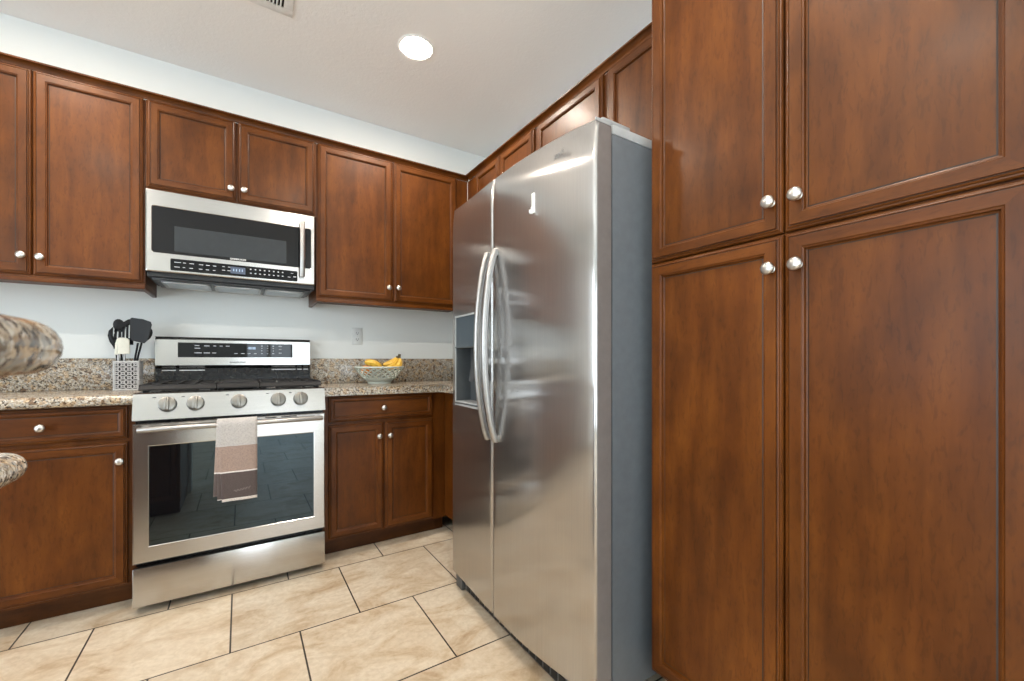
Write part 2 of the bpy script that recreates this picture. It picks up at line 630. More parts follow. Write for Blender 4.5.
for a in (y0, (y0+y1)/2-.03, y1-.06):
    w.box(XL-.08, XL-.03, a, a+.06, z0, z1)
for a in (z0, z1-.06):
    w.box(XL-.08, XL-.03, y0, y1, a, a+.06)
struct(w.build('window_1', M['frame_white'], None, 0))
w = MB()
x0, x1, z0, z1 = FW
for a in (x0, x0+(x1-x0)/3-.03, x0+2*(x1-x0)/3-.03, x1-.06):
    w.box(a, a+.06, YF-.08, YF-.03, z0, z1)
for a in (z0, z1-.06):
    w.box(x0, x1, YF-.08, YF-.03, a, a+.06)
struct(w.build('window_2', M['frame_white'], None, 0))

# ------------------------------------------------------------------ wall cabinets
UY, UB = 2.670, 2.690          # door face, box face
UZ0, UZ1 = 1.475, 2.368
WB = YB - .001
def rail_strip(mb, x0, x1, left, right):
    """light rail under a wall cabinet with returns along its open sides"""
    mb.box(x0, x1, UB-.012, UB+.012, UZ0-.030, UZ0-.010, 0, .004)
    mb.box(x0, x1, UB-.006, UB+.010, UZ0-.012, UZ0, 0, .002)
    for s, on in ((x0, left), (x1, right)):
        if on:
            a, b = (s-.0, s+.020) if s == x0 else (s-.020, s+.0)
            mb.box(a, b, UB+.010, WB, UZ0-.030, UZ0-.010, 0, .004)
            mb.box(a, b, UB+.008, WB, UZ0-.012, UZ0, 0, .002)

def wall_cab(x0, x1, z0, label, doors, knobs, rail=None):
    t = thing('wall_cabinet', ((x0+x1)/2, (UB+WB)/2, z0), label, 'cabinet')
    MB().box(x0, x1, UB, WB, z0, UZ1+.002).build('body', M['wood_v'], t, 0)
    if rail:
        mb = MB()
        rail_strip(mb, x0, x1, *rail)
        mb.build('light_rail', M['wood_h'], t)
    for (a, b), (ku, kv) in zip(doors, knobs):
        d = door('door', t, 'Y-', UY, a, b, z0 + (.0 if rail else .012), UZ1)
        knob(d, 'Y-', UY, ku, kv)
    return t

wall_cab(-2.929, -2.291, UZ0, 'brown two door wall cabinet in the far left corner, out of the picture', [(-2.921, -2.614), (-2.606, -2.299)], [(-2.635, 1.553), (-2.585, 1.551)], (False, False))
wall_cab(-2.290, -1.526, UZ0, 'tall brown two door wall cabinet farthest from the corner, beyond the left edge', [(-2.282, -1.912), (-1.904, -1.534)], [(-1.935, 1.553), (-1.880, 1.551)], (False, False))
wall_cab(-1.525, -1.151, UZ0, 'brown single door wall cabinet beyond the left edge of the picture', [(-1.517, -1.158)], [(-1.20, 1.553)], (False, False))
wall_cab(-1.150, -.389, UZ0, 'tall brown two door wall cabinet left of the microwave', [(-1.142, -.766), (-.761, -.396)], [(-.791, 1.553), (-.735, 1.551)], (False, True))
wall_cab(-.388, .371, 1.936, 'short brown two door wall cabinet directly above the microwave', [(-.380, -.022), (-.010, .362)], [(-.042, 2.004), (.016, 2.006)])
wall_cab(.372, 1.356, UZ0, 'tall brown two door wall cabinet between the microwave and the corner', [(.380, .816), (.826, 1.266)], [(.790, 1.560), (.850, 1.563)], (True, False))

RX, RB = 1.340, 1.360
def side_cab(y0, y1, z0, label, doors):
    t = thing('wall_cabinet', ((RB+XR)/2, (y0+y1)/2, z0), label, 'cabinet')
    MB().box(RB, XR-.001, y0, y1, z0, UZ1+.002).build('body', M['wood_v'], t, 0)
    for a, b in doors:
        door('door', t, 'X-', RX, a, b, z0+.010, UZ1)
    return t
side_cab(1.866, 2.688, UZ0, 'brown wall cabinet in the corner, mostly hidden behind the refrigerator', [(2.235, 2.545), (1.872, 2.222)])
side_cab(.902, 1.865, 1.885, 'brown wall cabinet right above the refrigerator', [(1.352, 1.842), (.905, 1.316)])

# crown moulding: stepped profile (offset outwards, height)
cp = [(.000, 2.3710), (.008, 2.3710), (.009, 2.3745), (.011, 2.3800), (.016, 2.3860), (.023, 2.3905), (.030, 2.3925), (.034, 2.3930), (.035, 2.399), (.000, 2.399)]
mb = MB().prism([(UB - o_, z) for o_, z in cp], -2.929, 1.3605, 0, 'X')
tag(recenter(mb.build('crown_molding', M['wood_h'], None, 30), (0, UB, 2.371)), 'brown crown moulding along the top of the back wall cabinets', 'moulding')
mb = MB().prism([(RB - o_, z) for o_, z in cp], .9015, UB-.0355, 0, 'Y')
tag(recenter(mb.build('crown_molding', M['wood_h'], None, 30), (RB, 1.7, 2.371)), 'brown crown moulding running over the refrigerator wall to the pantry', 'moulding')

# ------------------------------------------------------------------ base cabinets
BY, BB, KY = 2.485, 2.505, 2.583
BZ = .9045
def base_cab(x0, x1, label, drawers, doors, body_x1=None):
    t = thing('base_cabinet', ((x0+x1)/2, (BB+WB)/2, 0), label, 'cabinet')
    MB().box(x0, body_x1 or x1, BB, WB, .100, BZ).build('body', M['wood_v'], t, 0)
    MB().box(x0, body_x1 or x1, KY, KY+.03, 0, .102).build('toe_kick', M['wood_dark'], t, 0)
    for a, b, ku in drawers:
        d = door('drawer', t, 'Y-', BY, a, b, .757, .899, .030)
        knob(d, 'Y-', BY, ku, .825)
    for a, b, ku in doors:
        d = door('door', t, 'Y-', BY, a, b, .112, .740)
        knob(d, 'Y-', BY, ku, .660)
    return t
base_cab(-2.929, -2.291, 'brown base cabinet in the far left corner, out of the picture', [(-2.919, -2.301, -2.61)], [(-2.919, -2.615, -2.64), (-2.605, -2.301, -2.58)])
base_cab(-2.290, -1.526, 'brown two door base cabinet farthest from the corner, beyond the left edge', [(-2.280, -1.540, -1.91)], [(-2.280, -1.915, -1.94), (-1.905, -1.540, -1.88)])
base_cab(-1.525, -.961, 'brown one door base cabinet beyond the left edge of the picture', [(-1.515, -.975, -1.245)], [(-1.515, -.975, -1.0)])
base_cab(-.960, -.3965, 'brown base cabinet with one drawer and one door, left of the range', [(-.948, -.420, -.683)], [(-.948, -.420, -.443)])
base_cab(.3805, 1.060, 'brown base cabinet with one drawer over two doors, right of the range', [(.407, 1.016, .705)], [(.407, .708, .679), (.717, 1.016, .742)], 1.119)
t = thing('base_cabinet', (1.4, 2.2, 0), 'brown corner base cabinet in the shadow behind the refrigerator', 'cabinet')
MB().box(1.120, XR-.001, 1.905, BB-.001, .100, BZ).box(1.102, 1.120, 2.330, BB-.001, .112, BZ-.004).build('body', M['wood_v'], t, 0)
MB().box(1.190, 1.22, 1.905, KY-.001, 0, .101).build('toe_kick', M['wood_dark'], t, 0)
d = door('door', t, 'X-', 1.100, 1.915, 2.322, .112, .899)
knob(d, 'X-', 1.100, 1.95, .80)

# ------------------------------------------------------------------ countertops and backsplashes
CZ0, CZ1 = .905, .950
CY = 2.452
def horiz(m, dv):
    return abs(dv.z) < 1e-5
mb = MB().prism([(-2.929, CY), (-.3945, CY), (-.3945, WB), (-2.929, WB)], CZ0, CZ1, 0, 'Z',
                lambda m, dv: horiz(m, dv) and m.y < CY+.001, .020, 5)
tag(recenter(mb.build('countertop', M['granite']), (-.9, 2.7, CZ0)), 'speckled granite countertop holding the utensil holder, left of the range', 'countertop')
mb = MB().prism([(.3785, CY), (1.062, CY), (1.062, 1.903), (XR-.001, 1.903), (XR-.001, WB), (.3785, WB)], CZ0, CZ1, 0, 'Z',
                lambda m, dv: horiz(m, dv) and (abs(m.y-CY) < .001 or abs(m.x-1.062) < .001), .020, 5)
tag(recenter(mb.build('countertop', M['granite']), (1.0, 2.7, CZ0)), 'speckled granite corner countertop holding the fruit bowl, right of the range', 'countertop')
mb = MB().box(-2.929, -.3945, YB-.021, WB, CZ1, 1.111, 0, .003)
tag(recenter(mb.build('backsplash', M['granite']), (-.9, YB, CZ1)), 'low speckled granite backsplash strip behind the utensil holder', 'backsplash')
mb = MB().box(.3785, XR-.001, YB-.021, WB, CZ1, 1.113, 0, .003)
tag(recenter(mb.build('backsplash', M['granite']), (1.0, YB, CZ1)), 'low speckled granite backsplash strip behind the fruit bowl', 'backsplash')

# ------------------------------------------------------------------ pantry
PX, PB = 1.100, 1.120
t = thing('pantry_cabinet', (1.4, .5, 0), 'tall brown four door pantry cabinet right of the refrigerator', 'cabinet')
MB().box(PB, XR-.001, .098, .900, .100, 2.40).build('body', M['wood_v'], t, 0)
MB().box(PB+.075, PB+.10, .098, .900, 0, .102).build('toe_kick', M['wood_dark'], t, 0)
for u0, u1, ku in ((.503, .893, .526), (.110, .4985, .466)):
    d = door('door', t, 'X-', PX, u0, u1, .112, 1.4055)
    knob(d, 'X-', PX, ku, 1.325)
    d = door('door', t, 'X-', PX, u0, u1, 1.4105, 2.390)
    knob(d, 'X-', PX, ku, 1.487)

# ------------------------------------------------------------------ refrigerator
t = thing('refrigerator', (1.28, 1.4, 0), 'tall stainless steel side by side refrigerator with two curved handles', 'refrigerator')
FY0, FY1, FS = .930, 1.888, 1.468
_px = np.polyfit([.93, 1.03, 1.19, 1.30, 1.46, 1.62, 1.77, 1.888], [.900, .878, .857, .851, .852, .860, .865, .870], 4)
fx = lambda y: float(np.polyval(_px, y))
FZ0, FZ1, FBX = .075, 1.836, .966
MB().box(.974, 1.68, FY0+.002, FY1, .040, 1.806, 0, .003).build('body', M['fridge_side'], t)
MB().box(.975, 1.68, FY0, FY1, 1.806, 1.838, 0, .005).build('top_cap', M['fridge_cap'], t)
MB().box(.962, .976, FY0+.012, FY1-.012, .075, 1.80).build('gasket', M['gap'], t, 0)
mb = MB().box(.897, .985, FY0+.085, FY1-.08, .010, .066, 0, .006)
for k in range(18):
    yy = FY0 + .095 + k*.0425
    mb.box(.8945, .899, yy, yy+.03, .020, .052, 1)
mb.build('grille', [M['grey_plastic'], M['gap']], t)
for xa, xb_, ya in ((.885, .97, FY1-.075), (.89, .97, FY0+.01), (1.52, 1.60, FY1-.09), (1.52, 1.60, FY0+.02)):
    MB().box(xa, xb_, ya, ya+.07, 0, .068 if xa < 1 else .041, 0, .010).build('foot', M['grey_plastic'], t)

def fridge_door(name, ya, yb, hole=None):
    """bowed door; hole = (y0, y1, z0, z1, depth x)"""
    r = .010
    ys = []
    for k in range(5):                      # rounded edge at ya
        a = math.pi/2*k/4
        ys.append((ya + r*(1-math.cos(a)), r*(1-math.sin(a))))
    n = 26
    inner = list(np.linspace(ya+r, yb-r, n))[1:-1]
    if hole:
        inner = [q for q in inner if min(abs(q-hole[0]), abs(q-hole[1])) > .004] + [hole[0], hole[1]]
    for q in sorted(inner):
        ys.append((q, 0))
    for k in range(5):
        a = math.pi/2*k/4
        ys.append((yb - r*(1-math.sin(a)), r*(1-math.cos(a))))
    lean = lambda z: .42*max(0, z-1.690)**2          # the top of the door rolls gently back
    zs = [(FZ0, .006), (FZ0+.006, 0)] + [(z, 0) for z in ([hole[2], hole[3]] if hole else [.9])]
    zs += [(z, lean(z)) for z in np.linspace(1.50, FZ1-.006, 22)] + [(FZ1, .006 + lean(FZ1))]
    tb = bmesh.new()
    V = [[tb.verts.new((fx(y) + dy + dz, y, z)) for y, dy in ys] for z, dz in zs]
    B = [[tb.verts.new((FBX, y if 0 < i < len(ys)-1 else y, z)) for i, (y, _) in enumerate(ys)] for z, _ in zs]
    for i in range(len(zs)-1):
        for j in range(len(ys)-1):
            ym, zm = (ys[j][0]+ys[j+1][0])/2, (zs[i][0]+zs[i+1][0])/2
            inside = hole and hole[0] < ym < hole[1] and hole[2] < zm < hole[3]
            if not inside:
                tb.faces.new((V[i][j], V[i][j+1], V[i+1][j+1], V[i+1][j]))
            tb.faces.new((B[i][j], B[i+1][j], B[i+1][j+1], B[i][j+1]))
    for j in range(len(ys)-1):
        tb.faces.new((V[0][j], B[0][j], B[0][j+1], V[0][j+1]))
        tb.faces.new((V[-1][j], V[-1][j+1], B[-1][j+1], B[-1][j]))
    for i in range(len(zs)-1):
        for j in (0, len(ys)-1):
            q = (V[i][j], V[i+1][j], B[i+1][j], B[i][j])
            tb.faces.new(q if j == 0 else q[::-1])
    for e_ in list(tb.edges):
        if len(e_.link_faces) == 1:           # rim of the hole: run it back into the door
            pass
    bmesh.ops.recalc_face_normals(tb, faces=tb.faces)
    for f in tb.faces:
        if abs(f.normal.y) > .97:
            f.material_index = 1
    m_ = MB()
    m_.bm.free()
    m_.bm = tb
    return m_.build(name, [M['steel_fridge'], M['door_side']], t, 30)

def bow_handle(parent, y):
    pts, n = [], 22
    for k in range(n+1):
        s_ = k/n
        z = .782 + s_*(1.535-.782)
        b = (1 - (2*s_-1)**2)
        pts.append((fx(y) - .006 - .050*b**.8, y, z))
    m_ = MB().tube(pts, .0135, 14, 0, (1.0, .85), True, (0, 1, 0))
    for z in (.790, 1.527):
        m_.box(fx(y)-.016, fx(y)+.003, y-.011, y+.011, z-.014, z+.014, 0, .004)
    return m_.build('handle', M['steel_bar'], parent, 50)

HY0, HY1, HZ0, HZ1 = 1.575, 1.842, .895, 1.305
fdoor = fridge_door('fridge_door', FY0, FS-.0035)
zdoor = fridge_door('freezer_door', FS+.0035, FY1, (HY0, HY1, HZ0, HZ1))
bow_handle(fdoor, 1.432)
bow_handle(zdoor, 1.498)
# dispenser: lining, control panel, paddle, tray
ds = MB()
xb, xf0, xf1 = .948, fx(HY0), fx(HY1)
HM = 1.165
for (a0, a1, b0, b1) in ((HY0, HY0+.006, HZ0, HM), (HY1-.006, HY1, HZ0, HM), (HY0, HY1, HZ0, HZ0+.008), (HY0, HY1, HM-.006, HM)):
    ds.box(fx((a0+a1)/2)+.0005, xb, a0, a1, b0, b1)
ds.box(xb-.004, xb, HY0, HY1, HZ0, HZ1)
ds.build('dispenser', M['disp_cavity'], zdoor)
dn = zdoor.children[-1]
rim = MB()
for (a0, a1, b0, b1) in ((HY0-.006, HY0+.002, HZ0-.006, HZ1+.006), (HY1-.002, HY1+.006, HZ0-.006, HZ1+.006), (HY0, HY1, HZ0-.006, HZ0+.002), (HY0, HY1, HZ1-.002, HZ1+.006)):
    rim.prism([(fx(a0)-.003, a0), (fx(a1)-.003, a1), (fx(a1)+.004, a1), (fx(a0)+.004, a0)], b0, b1)
rim.build('dispenser_rim', M['fridge_cap'], zdoor, 0)
cpn = MB().prism([(xf0+.001, HY0), (xf1+.001, HY1), (xb-.005, HY1), (xb-.005, HY0)], HM, HZ1)
cpn.box(xf1-.001, xf1+.004, 1.66, 1.80, 1.185, 1.215, 1, .001)
cpn.build('control_panel', [M['disp_panel'], M['grey_plastic']], zdoor, 30)
pd = MB().box(.915, .930, 1.640, 1.690, 1.00, 1.12, 0, .004, rot=Matrix.Rotation(.16, 3, 'Y')).box(.915, .930, 1.735, 1.785, 1.00, 1.12, 0, .004, rot=Matrix.Rotation(.16, 3, 'Y'))
pd.box(.922, .946, 1.650, 1.680, 1.10, 1.166).box(.922, .946, 1.745, 1.775, 1.10, 1.166)
pd.build('paddle', M['grey_plastic'], zdoor)
MB().box(xf0+.006, .940, HY0+.012, HY1-.012, HZ0+.008, HZ0+.014, 0, .002).build('drip_tray', M['fridge_cap'], zdoor)
# hinge covers
for yy, nm in ((FY0+.006, 'hinge_cover'), (FY1-.086, 'hinge_cover')):
    MB().box(.935, 1.060, yy, yy+.08, 1.838, 1.852, 0, .005).box(.928, .962, yy+.005, yy+.045, 1.834, 1.8385, 0, .001).build(nm, M['fridge_cap'], t)
MB().box(.900, .965, FY0-.0012, FY0+.002, 1.826, 1.8355).build('end_cap', M['fridge_cap'], fdoor)
text_mesh('logo', 'SAMSUNG', .020, M['mark_grey'], fdoor, (fx(1.085)-.0012+.0022, 1.085, 1.768), Matrix.Rotation(-.12, 3, 'Z') @ Matrix.Rotation(.045, 3, 'Y') @ R_FACE_X, .0004, .105, .0004)

# small adhesive hook on the refrigerator door
hk = thing('adhesive_hook', (fx(1.19), 1.19, 1.61), 'small white adhesive hook stuck on the refrigerator door', 'hook')
hx = fx(1.19)
rot = Matrix.Rotation(-.08, 3, 'Z')
MB().box(hx-.005, hx+.001, 1.183, 1.197, 1.612, 1.682, 0, .0022, 3).build('base_plate', M['white_frost'], hk)
MB().tube([(hx-.004, 1.19, 1.632), (hx-.006, 1.19, 1.620), (hx-.009, 1.19, 1.612), (hx-.013, 1.19, 1.611), (hx-.016, 1.19, 1.616), (hx-.0165, 1.19, 1.621)], [.006, .006, .0055, .005, .0045, .004], 10).build('hook', M['white_frost'], hk, 60)

# ------------------------------------------------------------------ range
RX0, RX1 = -.3895, .3735
t = thing('gas_range', (-.008, 2.7, 0), 'stainless steel gas range with five knobs and black oven window', 'range')
MB().box(RX0+.004, RX1-.004, 2.440, 2.955, .030, .935, 0).box(RX0+.03, RX1-.03, 2.47, 2.93, 0, .031, 0).build('body', M['black_enamel'], t, 0)
# cooktop deck
mb = MB().box(RX0, RX1, 2.425, 2.950, .935, .957, 0, .004)
mb.box(RX0+.03, RX1-.03, 2.470, 2.90, .957, .960, 0, .001)
mb.build('cooktop', M['black_enamel'], t)
# control panel: sloped front
pts = [(2.384, .842), (2.390, .838), (2.440, .838), (2.440, .958), (2.418, .958), (2.409, .953)]
cpm = MB().prism(pts, RX0, RX1, 0, 'X')
sl = Vector((0, 2.409-2.384, .953-.842)).normalized()
nrm = Vector((0, -sl.z, sl.y))
for kx in (-.272, -.172, -.006, .159, .259):
    kc = Vector((kx, 2.384 + (2.409-2.384)*.57, .842 + (.953-.842)*.57)) + nrm*.0
    kb = MB().lathe([(0, 0), (.0335, 0), (.0335, .004), (.0315, .007)], kc, nrm, 32, 1)
    kb.lathe([(.0315, .006), (.0315, .022), (.0300, .0255), (.0270, .0265), (0, .0265)], kc, nrm, 32, 0)
    q = Vector((0, 0, 1)).rotation_difference(nrm).to_matrix()
    # grip bar across the face
    kb.box(kc.x-.0085, kc.x+.0085, kc.y-.029, kc.y+.029, kc.z+.022, kc.z+.040, 0, .003, 2, q, kc)
    kb.box(kc.x-.0012, kc.x+.0012, kc.y+.012, kc.y+.027, kc.z+.0395, kc.z+.0405, 1, 0, 1, q, kc)
    kn = kb.build('knob', [M['knob_face'], M['grey_plastic']], t, 40)
# small printed marks beside each knob
mb = cpm
for kx in (-.272, -.172, -.006, .159, .259):
    kc = Vector((kx-.046, 2.384 + (2.409-2.384)*.86, .842 + (.953-.842)*.86)) + nrm*.0002
    q = Vector((0, 0, 1)).rotation_difference(nrm).to_matrix()
    mb.box(kc.x-.006, kc.x+.006, kc.y-.0018, kc.y+.0018, kc.z, kc.z+.0004, 1, 0, 1, q, kc)
mb.build('control_panel', [M['steel'], M['mark_grey']], t, 25)
# oven door: frame ring around the window
DY = 2.387
od = MB()
ox0, ox1, oz0, oz1 = RX0+.001, RX1-.001, .223, .826
wx0, wx1, wz0, wz1 = -.334, .319, .294, .728
tb = bmesh.new()
prof = [((ox0, oz0, ox1, oz1), .050), ((ox0, oz0, ox1, oz1), .005), ((ox0+.005, oz0+.005, ox1-.005, oz1-.005), 0),
        ((wx0-.003, wz0-.003, wx1+.003, wz1+.003), 0), ((wx0, wz0, wx1, wz1), .002), ((wx0, wz0, wx1, wz1), .012)]
rings = []
for (a, b, c_, d_), dd in prof:
    rings.append([tb.verts.new((x, DY+dd, z)) for x, z in ((a, b), (c_, b), (c_, d_), (a, d_))])
for r0, r1 in zip(rings, rings[1:]):
    for k in range(4):
        tb.faces.new((r0[k], r0[(k+1) % 4], r1[(k+1) % 4], r1[k]))
tb.faces.new(rings[0][::-1])
bmesh.ops.recalc_face_normals(tb, faces=tb.faces)
od.bm.free()
od.bm = tb
for a, b in ((-.09, -.05), (.10, .15), (.17, .24)):      # small vent slots along the door's top edge
    od.box(a, b, DY-.0004, DY+.002, .817, .821, 1)
odoor = od.build('oven_door', [M['steel'], M['gap']], t, 25)
MB().box(wx0, wx1, DY+.0035, DY+.012, wz0, wz1).build('window', M['oven_glass'], odoor, 0)
# handle bar and its posts
mb = MB().tube([(-.366, 2.337, .806), (-.362, 2.337, .806), (.351, 2.337, .806), (.355, 2.337, .806)], [.009, .0115, .0115, .009], 18)
for xx in (-.345, .333):
    mb.box(xx-.012, xx+.012, 2.337, DY+.002, .797, .815, 0, .004)
mb.build('handle', M['steel_bar'], odoor, 50)
# drawer
MB().box(RX0+.001, RX1-.001, 2.387, 2.440, .037, .205, 0, .004).build('drawer', M['steel'], t)
# burners
BURN = [(-.245, 2.56, .046), (-.245, 2.78, .036), (-.008, 2.67, .050), (.230, 2.56, .052), (.230, 2.78, .036)]
for bx_, by_, br in BURN:
    MB().lathe([(0, .960), (br*1.25, .960), (br*1.2, .966), (br, .967), (br, .973), (br*.92, .976), (0, .977)], (bx_, by_, 0), (0, 0, 1), 28).build('burner', M['cast_iron'], t, 40)
# grates: left, centre griddle, right
def grate(x0, x1, fingers, plate=False):
    g = MB()
    zt, zb = .992, .978
    ya, yb = 2.452, 2.885
    r_ = .006
    for xx in (x0, x1-.012):
        g.box(xx, xx+.012, ya, yb, zb, zt, 0, .003)
    for yy in (ya, (ya+yb)/2-.006, yb-.012):
        g.box(x0, x1, yy, yy+.012, zb, zt, 0, .003)
    for xx in fingers:
        g.box(xx-.005, xx+.005, ya, yb, zb, zt+.003, 0, .003)
    for xx in (x0+.012, x1-.024):
        for yy in (ya+.004, yb-.018):
            g.box(xx, xx+.014, yy, yy+.014, .957, zb+.003, 0, .002)
    if plate:
        g.box(x0+.008, x1-.008, ya+.008, yb-.008, zb+.001, zt-.001, 0, .003)
        g.box(x0+.016, x1-.016, ya+.016, yb-.016, zt-.002, zt+.004, 0, .003)
    # rounded outer feet that flare past the deck's front edge
    g.prism([(ya-.010, .966), (ya+.012, zb-.006), (ya+.012, zt-.002), (ya+.002, zt-.002), (ya-.012, .972)], x0, x1, 0, 'X')
    return g.build('grate', M['cast_iron'], t)
grate(-.377, -.098, (-.31, -.245, -.18))
grate(-.093, .078, (), True)
grate(.083, .362, (.165, .23, .295))
# backguard
mb = MB().prism([(2.955, 1.062), (2.948, 1.070), (2.940, 1.074), (2.946, 1.215), (2.952, 1.222), (2.960, 1.226), (3.000, 1.226), (3.000, 1.055), (2.965, 1.055)], -.386, .371, 0, 'X')
mb.build('backguard', M['steel'], t, 30)
MB().box(-.388, .373, 2.955, 3.000, 1.2265, 1.2305, 0, .001).build('top_trim', M['black_plastic'], t)
mb = MB().prism([(2.951, .957), (2.965, .957), (2.999, .957), (2.999, 1.054), (2.962, 1.054), (2.958, 1.03), (2.951, .99)], -.386, .371, 0, 'X')
for a, b in ((-.36, -.30), (-.285, -.17), (.16, .29), (.30, .325), (.335, .362)):
    mb.box(a, b, 2.9575, 2.960, 1.043, 1.048, 1)
mb.build('back_riser', [M['black_enamel'], M['mark_light']], t, 30)
mk = MB().box(-.290, .272, 2.9405, 2.950, 1.118, 1.200, 0, .001)
def mark(cx, z, w_, h_=.0045):
    mk.box(cx-w_/2, cx+w_/2, 2.9400, 2.9406, z-h_/2, z+h_/2, 1)
for cx, z, w_ in ((-.205, 1.184, .022), (-.160, 1.183, .024), (-.124, 1.183, .014), (-.093, 1.183, .014), (-.062, 1.183, .018),
                  (-.203, 1.169, .026), (-.200, 1.143, .034), (-.160, 1.143, .028), (-.126, 1.143, .018),
                  (-.022, 1.141, .016), (.012, 1.141, .018), (.043, 1.141, .014), (.074, 1.141, .014),
                  (.108, 1.187, .009), (.108, 1.173, .006), (.108, 1.158, .006), (.108, 1.142, .010), (.138, 1.187, .007), (.138, 1.173, .006),
                  (.138, 1.158, .006), (.138, 1.142, .007), (.168, 1.187, .009), (.168, 1.173, .006), (.168, 1.158, .006), (.168, 1.142, .010),
                  (.205, 1.186, .018), (.205, 1.168, .014), (.205, 1.145, .016)):
    mark(cx, z, w_)
dsp = mk.build('display', [M['black_glass'], M['mark']], t, 0)
mb = MB()
for cx in (.043, .052, .063, .072):
    mb.box(cx-.003, cx+.003, 2.9399, 2.9406, 1.166, 1.180)
mb.box(.034, .036, 2.9399, 2.9406, 1.170, 1.173)
mb.build('clock_digit', M['digits'], dsp, 0)
text_mesh('logo', 'SAMSUNG', .013, M['mark_grey'], t, (-.012, 2.9398, 1.089), R_FACE_Y, .0003, .080, .0003)

# towel over the oven handle
def make_towel_obj():
    mb = MB()
    bar_y, bar_z, rr = 2.337, .806, .0135
    def sheet(x0, x1, zf, zb, lift, lean, phase):
        path = []
        nf = 16
        for k in range(nf+1):
            s_ = k/nf
            path.append((bar_y - rr - lift - .010*(1-s_)**1.5, zf + (bar_z-zf)*s_))
        for k in range(1, 8):
            a = math.pi*k/8
            path.append((bar_y - (rr+lift)*math.cos(a), bar_z + (rr+lift)*math.sin(a)))
        for k in range(nf+1):
            s_ = k/nf
            path.append((min(bar_y + rr + lift + .004*s_, 2.372), bar_z + (zb-bar_z)*s_))
        nx = 14
        rows = []
        for y, z in path:
            drop = max(0, bar_z - z)
            row = []
            for i in range(nx+1):
                u = i/nx
                x = x0 + (x1-x0)*u - lean*drop*(1-u)
                wv = .0022*math.sin(u*7 + phase)*min(1, drop/.1)
                row.append((x, y + (wv if y < bar_y else 0), z))
            rows.append(row)
        mb.grid(rows)
    sheet(-.089, .066, .461, .52, .0130, -.055, 0)
    sheet(-.091, .062, .470, .54, .0065, -.010, 1.3)
    sheet(-.091, .058, .487, .56, .0005, .040, 2.1)
    o = mb.build('kitchen_towel', M['towel'], None, 60)
    recenter(o, (-.012, 2.337, .820))
    sm = o.modifiers.new('thick', 'SOLIDIFY')
    sm.thickness = .0045
    sm.offset = 0
    tag(o, 'beige and brown banded kitchen towel folded over the oven door handle', 'towel')
    # faint pale embroidered line in the dark band
    pts = []
    for k in range(60):
        s_ = k/59
        pts.append((-.025 + .065*s_, 2.337 - .0135 - .013 - .0135, .505 + .010*s_ + .0045*math.sin(s_*34)))
    MB().tube(pts, .0007, 5).build('embroidery', M['thread'], o, 60)
    return o
make_towel_obj()

# ------------------------------------------------------------------ microwave
MX0, MX1, MY = -.3855, .3625, 2.652
t = thing('microwave', (-.012, 2.83, 1.505), 'stainless steel over the range microwave under the short cabinet', 'microwave')
MB().box(MX0+.003, MX1-.003, MY+.030, WB, 1.512, 1.932).build('body', M['black_plastic'], t, 0)
# front: steel frame with rounded edges and a hole for the glass
tb = bmesh.new()
gx0, gx1, gz0, gz1 = -.360, .340, 1.626, 1.852
def rrect(a, b, c_, d_, r, n=4):
    out = []
    for cx, cz, a0 in ((c_-r, b+r, -90), (c_-r, d_-r, 0), (a+r, d_-r, 90), (a+r, b+r, 180)):
        for k in range(n+1):
            an = math.radians(a0 + 90*k/n)
            out.append((cx + r*math.cos(an), cz + r*math.sin(an)))
    return out
prof = [(MX0, 1.532, MX1, 1.931, .004, .030), (MX0, 1.532, MX1, 1.931, .004, .008), (MX0+.002, 1.534, MX1-.002, 1.929, .004, .003), (MX0+.007, 1.538, MX1-.007, 1.925, .004, 0),
        (gx0-.002, gz0-.002, gx1+.002, gz1+.002, .010, 0), (gx0, gz0, gx1, gz1, .010, .002), (gx0, gz0, gx1, gz1, .010, .010)]
rings = [[tb.verts.new((x, MY+dd, z)) for x, z in rrect(a, b, c_, d_, r)] for a, b, c_, d_, r, dd in prof]
for r0, r1 in zip(rings, rings[1:]):
    n = len(r0)
    for k in range(n):
        tb.faces.new((r0[k], r0[(k+1) % n], r1[(k+1) % n], r1[k]))
tb.faces.new(rings[0][::-1])
bmesh.ops.recalc_face_normals(tb, faces=tb.faces)
mb = MB()
mb.bm.free()
mb.bm = tb
md = mb.build('door', M['steel'], t, 25)
mb = MB().prism(rrect(gx0, gz0, gx1, gz1, .010), MY+.003, MY+.011, 0, 'Y')
mb.build('window', M['black_glass'], md, 0)
mb = MB().box(-.275, .215, MY+.0026, MY+.0031, 1.640, 1.765, 0)
mb.build('inner_screen', simple('dark perforated screen', (.020, .024, .028), .12), md, 0)
# handle: flat bowed bar
pts = []
for k in range(15):
    s_ = k/14
    pts.append((.292, MY - .022 - .018*(1-(2*s_-1)**2), 1.573 + s_*.311))
mb = MB().tube(pts, .0135, 14, 0, (1.0, .55), True, (0, 1, 0))
for z in (1.585, 1.872):
    mb.box(.283, .301, MY-.026, MY+.004, z-.010, z+.010, 0, .003)
mb.build('handle', M['steel_bar'], md, 50)
text_mesh('logo', 'SAMSUNG', .011, M['mark_light'], md, (-.010, MY+.0024, 1.634), R_FACE_Y, .0003, .070, .0003)
